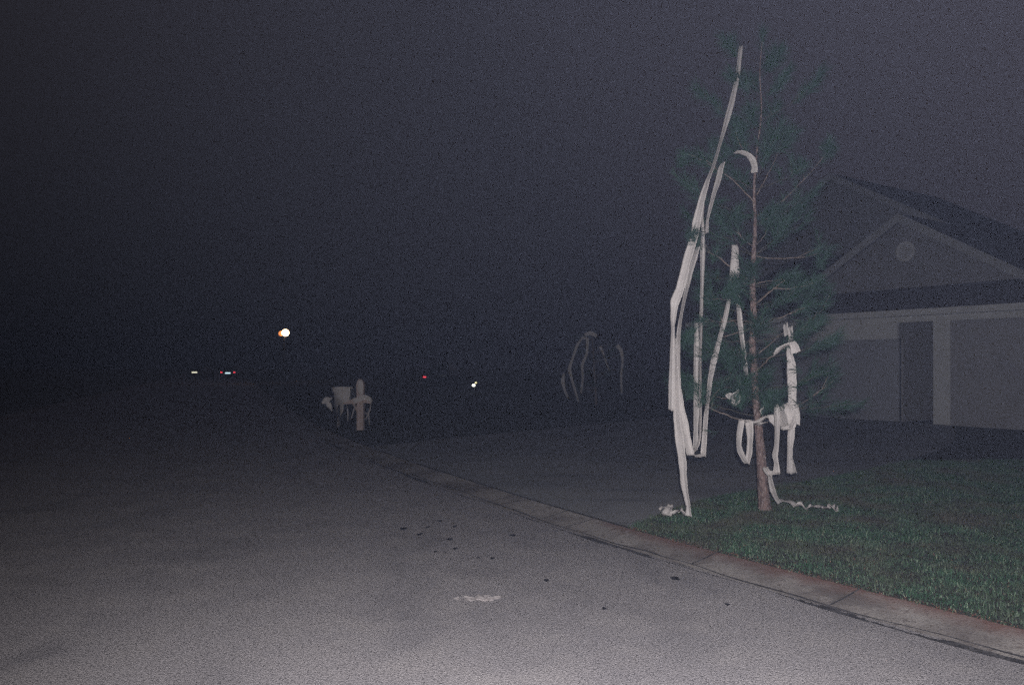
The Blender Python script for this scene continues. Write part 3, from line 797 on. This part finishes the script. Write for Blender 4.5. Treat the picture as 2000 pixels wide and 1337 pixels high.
ribbon([[(690, 783, 8, -.12), (700, 779, 10, -.12), (712, 775, 9, -.12), (722, 779, 9, -.12), (726, 784, 5, -.12)], [(704, 742, 8, -.11), (704, 756, 11, -.11), (704, 770, 8, -.11)]], label='paper wrapped over the arm and the tall top of the post', seed=39, **mbw)
ribbon([(712, 842, 2, -.1), (724, 844, 2, -.15), (735, 844, 3, -.2), (741, 848, 3, -.25)], label='wisp of paper on the ground right of the post', seed=40, **mbw)

# ------------------------------------------------------------------ second young tree, papered, far up the verge
QD = 28.0
qb = P(1165, 800, QD)
t2 = thing('shrubby_tree', (qb.x, qb.y, zt(qb.x, qb.y)), 'small faint tree hung with paper far behind the driveway', 'tree')
needles = MB(); NVv = needles.v; NFf = needles.f
trk = [(1165, 802), (1163, 760), (1160, 715), (1158, 675), (1156, 655)]
mesh_obj('trunk', tube([P(a, b, QD) for a, b in smooth_path(trk, 4)], [.05 - .0025 * i for i in range(17)], 8), M['twig'], t2, smooth=True)
pine_keep = pine; pine = t2
for k in range(16):
    y = rnd.uniform(665, 770); o = P(1160, y, QD); an = k * 2.4
    L = rnd.uniform(.6, 1.15) * (1 if y > 700 else .7)
    dr = Vector((math.cos(an), math.sin(an), .35))
    branch([o, o + dr * L * .5, o + dr * L + Vector((0, 0, -.12))], .016, dens=.8, side=3)
mesh_obj('crown', needles.out(), M['needle'], t2)
pine = pine_keep
gq = 'paper streamers on the far tree'
q = dict(D=QD, group=gq)
ribbon([(1140, 656, 4, -.6), (1128, 672, 5, -.7), (1118, 700, 5, -.8), (1112, 720, 6, -.8), (1118, 745, 5, -.8), (1124, 765, 4, -.8), (1130, 785, 3, -.8)], label='faint bowed paper strand on the left of the far tree', seed=50, **q)
ribbon([(1136, 660, 4, -.6), (1147, 662, 6, -.7), (1146, 690, 5, -.7), (1137, 712, 5, -.7), (1138, 740, 4, -.7), (1135, 768, 3, -.7)], label='faint wavy paper strand near the middle of the far tree', seed=51, **q)
ribbon([(1101, 728, 4, -.5), (1099, 745, 7, -.5), (1103, 762, 5, -.5), (1110, 778, 3, -.5)], label='lowest outer paper strand left of the far tree', seed=52, **q)
ribbon([(1142, 654, 6, -.6), (1153, 650, 8, -.6), (1166, 656, 6, -.6)], label='pale paper bunch across the top of the far tree', seed=53, **q)
ribbon([(1172, 676, 6, -.5), (1178, 690, 4, -.5), (1184, 708, 3, -.5), (1190, 724, 2, -.5)], label='short thin strand slanting right on the far tree', seed=54, **q)
ribbon([(1205, 674, 8, -.4), (1213, 684, 7, -.4), (1216, 705, 4, -.4), (1213, 730, 4, -.4), (1214, 768, 3, -.4)], label='long strand hanging on the right of the far tree', seed=55, **q)

# ------------------------------------------------------------------ far cars, street lamp and marker reflectors
def car(cx, cy, yaw, z, paint, label, plate='plate', tails=('tail', 'tail'), hz=.76):
    t = thing('parked_car', (cx, cy, z), label, 'car', 'cars far down the street')
    t.rotation_euler = (0, 0, yaw)
    keep = ORG[t.name]; ORG[t.name] = Vector((0, 0, 0))
    # body: sections along the length (y: 0 rear .. 4.5 front), car local x width
    secs = [(0.0, .72, .45, .82), (.08, .84, .32, .98), (.5, .88, .25, 1.02), (.9, .89, .22, 1.03), (1.8, .90, .22, .98), (3.0, .90, .22, .95), (3.5, .89, .22, .92), (4.2, .84, .28, .80), (4.5, .70, .42, .66)]
    v = []; f = []; n = 10
    for (y, w, z0, z1) in secs:
        for k in range(n):
            a = 2 * math.pi * (k + .5) / n
            cx_, cz_ = math.cos(a), math.sin(a)
            v.append((w * math.copysign(abs(cx_) ** .45, cx_), y, (z0 + z1) / 2 + (z1 - z0) / 2 * math.copysign(abs(cz_) ** .5, cz_)))
    for i in range(len(secs) - 1):
        for k in range(n): f.append((i * n + k, i * n + (k + 1) % n, (i + 1) * n + (k + 1) % n, (i + 1) * n + k))
    f += [tuple(range(n))[::-1], tuple((len(secs) - 1) * n + k for k in range(n))]
    body = mesh_obj('body', (v, f), paint, t, smooth=True)
    def hexa(b, tp, m, name, par):
        v = [(-b[0], b[1], b[4]), (b[0], b[1], b[4]), (b[0], b[2], b[4]), (-b[0], b[2], b[4]), (-tp[0], tp[1], tp[2 + 1]), (tp[0], tp[1], tp[3]), (tp[0], tp[2], tp[3]), (-tp[0], tp[2], tp[3])]
        return mesh_obj(name, (v, [(0, 3, 2, 1), (4, 5, 6, 7), (0, 1, 5, 4), (1, 2, 6, 5), (2, 3, 7, 6), (3, 0, 4, 7)]), m, par)
    hexa((.80, .75, 3.2, 0, .96), (.58, 1.15, 2.5, 1.37), M['dark'], 'windows', t)
    hexa((.60, 1.1, 2.55, 0, 1.36), (.55, 1.2, 2.45, 1.42), paint, 'roof', t)
    for sx in (-1, 1):
        for wy in (.85, 3.6):
            w_ = mesh_obj('wheel', tube([(sx * .70, wy, .32), (sx * .90, wy, .32)], [.32, .32], 18), M['rubber'], t)
            mesh_obj('rim', tube([(sx * .895, wy, .32), (sx * .915, wy, .32)], [.19, .17], 12), M['alloy'], w_)
    mesh_obj('bumper', box(-.82, .82, -.08, .06, .36, .54), paint, t)
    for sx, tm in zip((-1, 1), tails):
        mesh_obj('tail_reflector', box(sx * .68 - .10, sx * .68 + .10, -.035, .02, hz - .065, hz + .065), M[tm], t)
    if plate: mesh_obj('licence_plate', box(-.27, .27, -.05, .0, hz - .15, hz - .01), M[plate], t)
    ORG[t.name] = keep
    return t
pa = P(445, 727, 87)
car(pa.x, pa.y, .38, .0, M['carpaint'], 'far car with two red tail reflectors and a pale plate made to glow', hz=.78).rotation_euler = (0, 0, .12)
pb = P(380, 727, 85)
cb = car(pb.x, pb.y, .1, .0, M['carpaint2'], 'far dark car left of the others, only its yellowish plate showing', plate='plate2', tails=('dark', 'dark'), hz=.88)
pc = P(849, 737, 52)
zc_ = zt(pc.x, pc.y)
car(pc.x, pc.y, -.15, zc_, M['carpaint3'], 'far dark car with a single red glowing tail reflector near the middle', plate=None, tails=('tail', 'dark'), hz=.78 - zc_)

pl = P(555, 650, 70)
gz = zt(pl.x, pl.y)
lamp = thing('street_lamp', (pl.x, pl.y, gz), 'glowing warm street lamp on a pole far down the road', 'street lamp')
mesh_obj('pole', tube([(pl.x, pl.y, gz), (pl.x, pl.y, pl.z - .3)], [.09, .06], 10), M['pole'], lamp)
mesh_obj('base', tube([(pl.x, pl.y, gz), (pl.x, pl.y, gz + .5)], [.16, .13], 10), M['pole'], lamp)
def ball(c, rx, ry, rz, nu=20, nv=12):
    v = []; f = []
    for j in range(nv + 1):
        th = math.pi * j / nv
        for i in range(nu):
            a = 2 * math.pi * i / nu; v.append((c.x + rx * math.sin(th) * math.cos(a), c.y + ry * math.sin(th) * math.sin(a), c.z + rz * math.cos(th)))
    for j in range(nv):
        for i in range(nu): f.append((j * nu + i, j * nu + (i + 1) % nu, (j + 1) * nu + (i + 1) % nu, (j + 1) * nu + i))
    return v, f
mesh_obj('globe', ball(P(557.5, 649.5, 70), .32, .32, .31), M['lampw'], lamp, smooth=True)
mesh_obj('halo_ball', ball(P(549, 651, 70.1), .22, .2, .22), M['halo'], lamp, smooth=True)  # lamp's orange halo shaped as a glowing ball, no second globe
mesh_obj('cap', tube([P(557.5, 642, 70) , P(557.5, 640.5, 70)], [.16, .05], 12), M['pole'], lamp)

pm = P(925, 752, 40)
gz = zt(pm.x, pm.y)
mk = thing('driveway_marker', (pm.x, pm.y + .05, gz), 'low marker post with a round white glowing reflector and a small yellow one above', 'marker post')
mesh_obj('post', tube([(pm.x + .05, pm.y + .05, gz), (pm.x + .05, pm.y + .05, pm.z + .25)], [.03, .025], 8), M['pole'], mk)
mesh_obj('round_reflector', ball(pm, .088, .04, .07), M['reflw'], mk, smooth=True)
mesh_obj('small_reflector', ball(P(929.5, 747, 40), .055, .03, .05), M['refly'], mk, smooth=True)

# ------------------------------------------------------------------ added haze, lit by the flash to lift the blacks
hm = bpy.data.materials.new('haze'); hm.use_nodes = True
hn = hm.node_tree.nodes; hn.remove(hn['Principled BSDF'])
pv = hn.new('ShaderNodeVolumePrincipled')
pv.inputs['Color'].default_value = (0.56, 0.66, 1.0, 1)
pv.inputs['Density'].default_value = 0.00056
pv.inputs['Anisotropy'].default_value = 0.0
hm.node_tree.links.new(pv.outputs[0], hn['Material Output'].inputs['Volume'])
mesh_obj('haze', box(-310, 310, -70, 310, -1.1, 14), hm, kind='stuff', label='thin added haze lit by the flash, lifting the blacks', cat='haze')
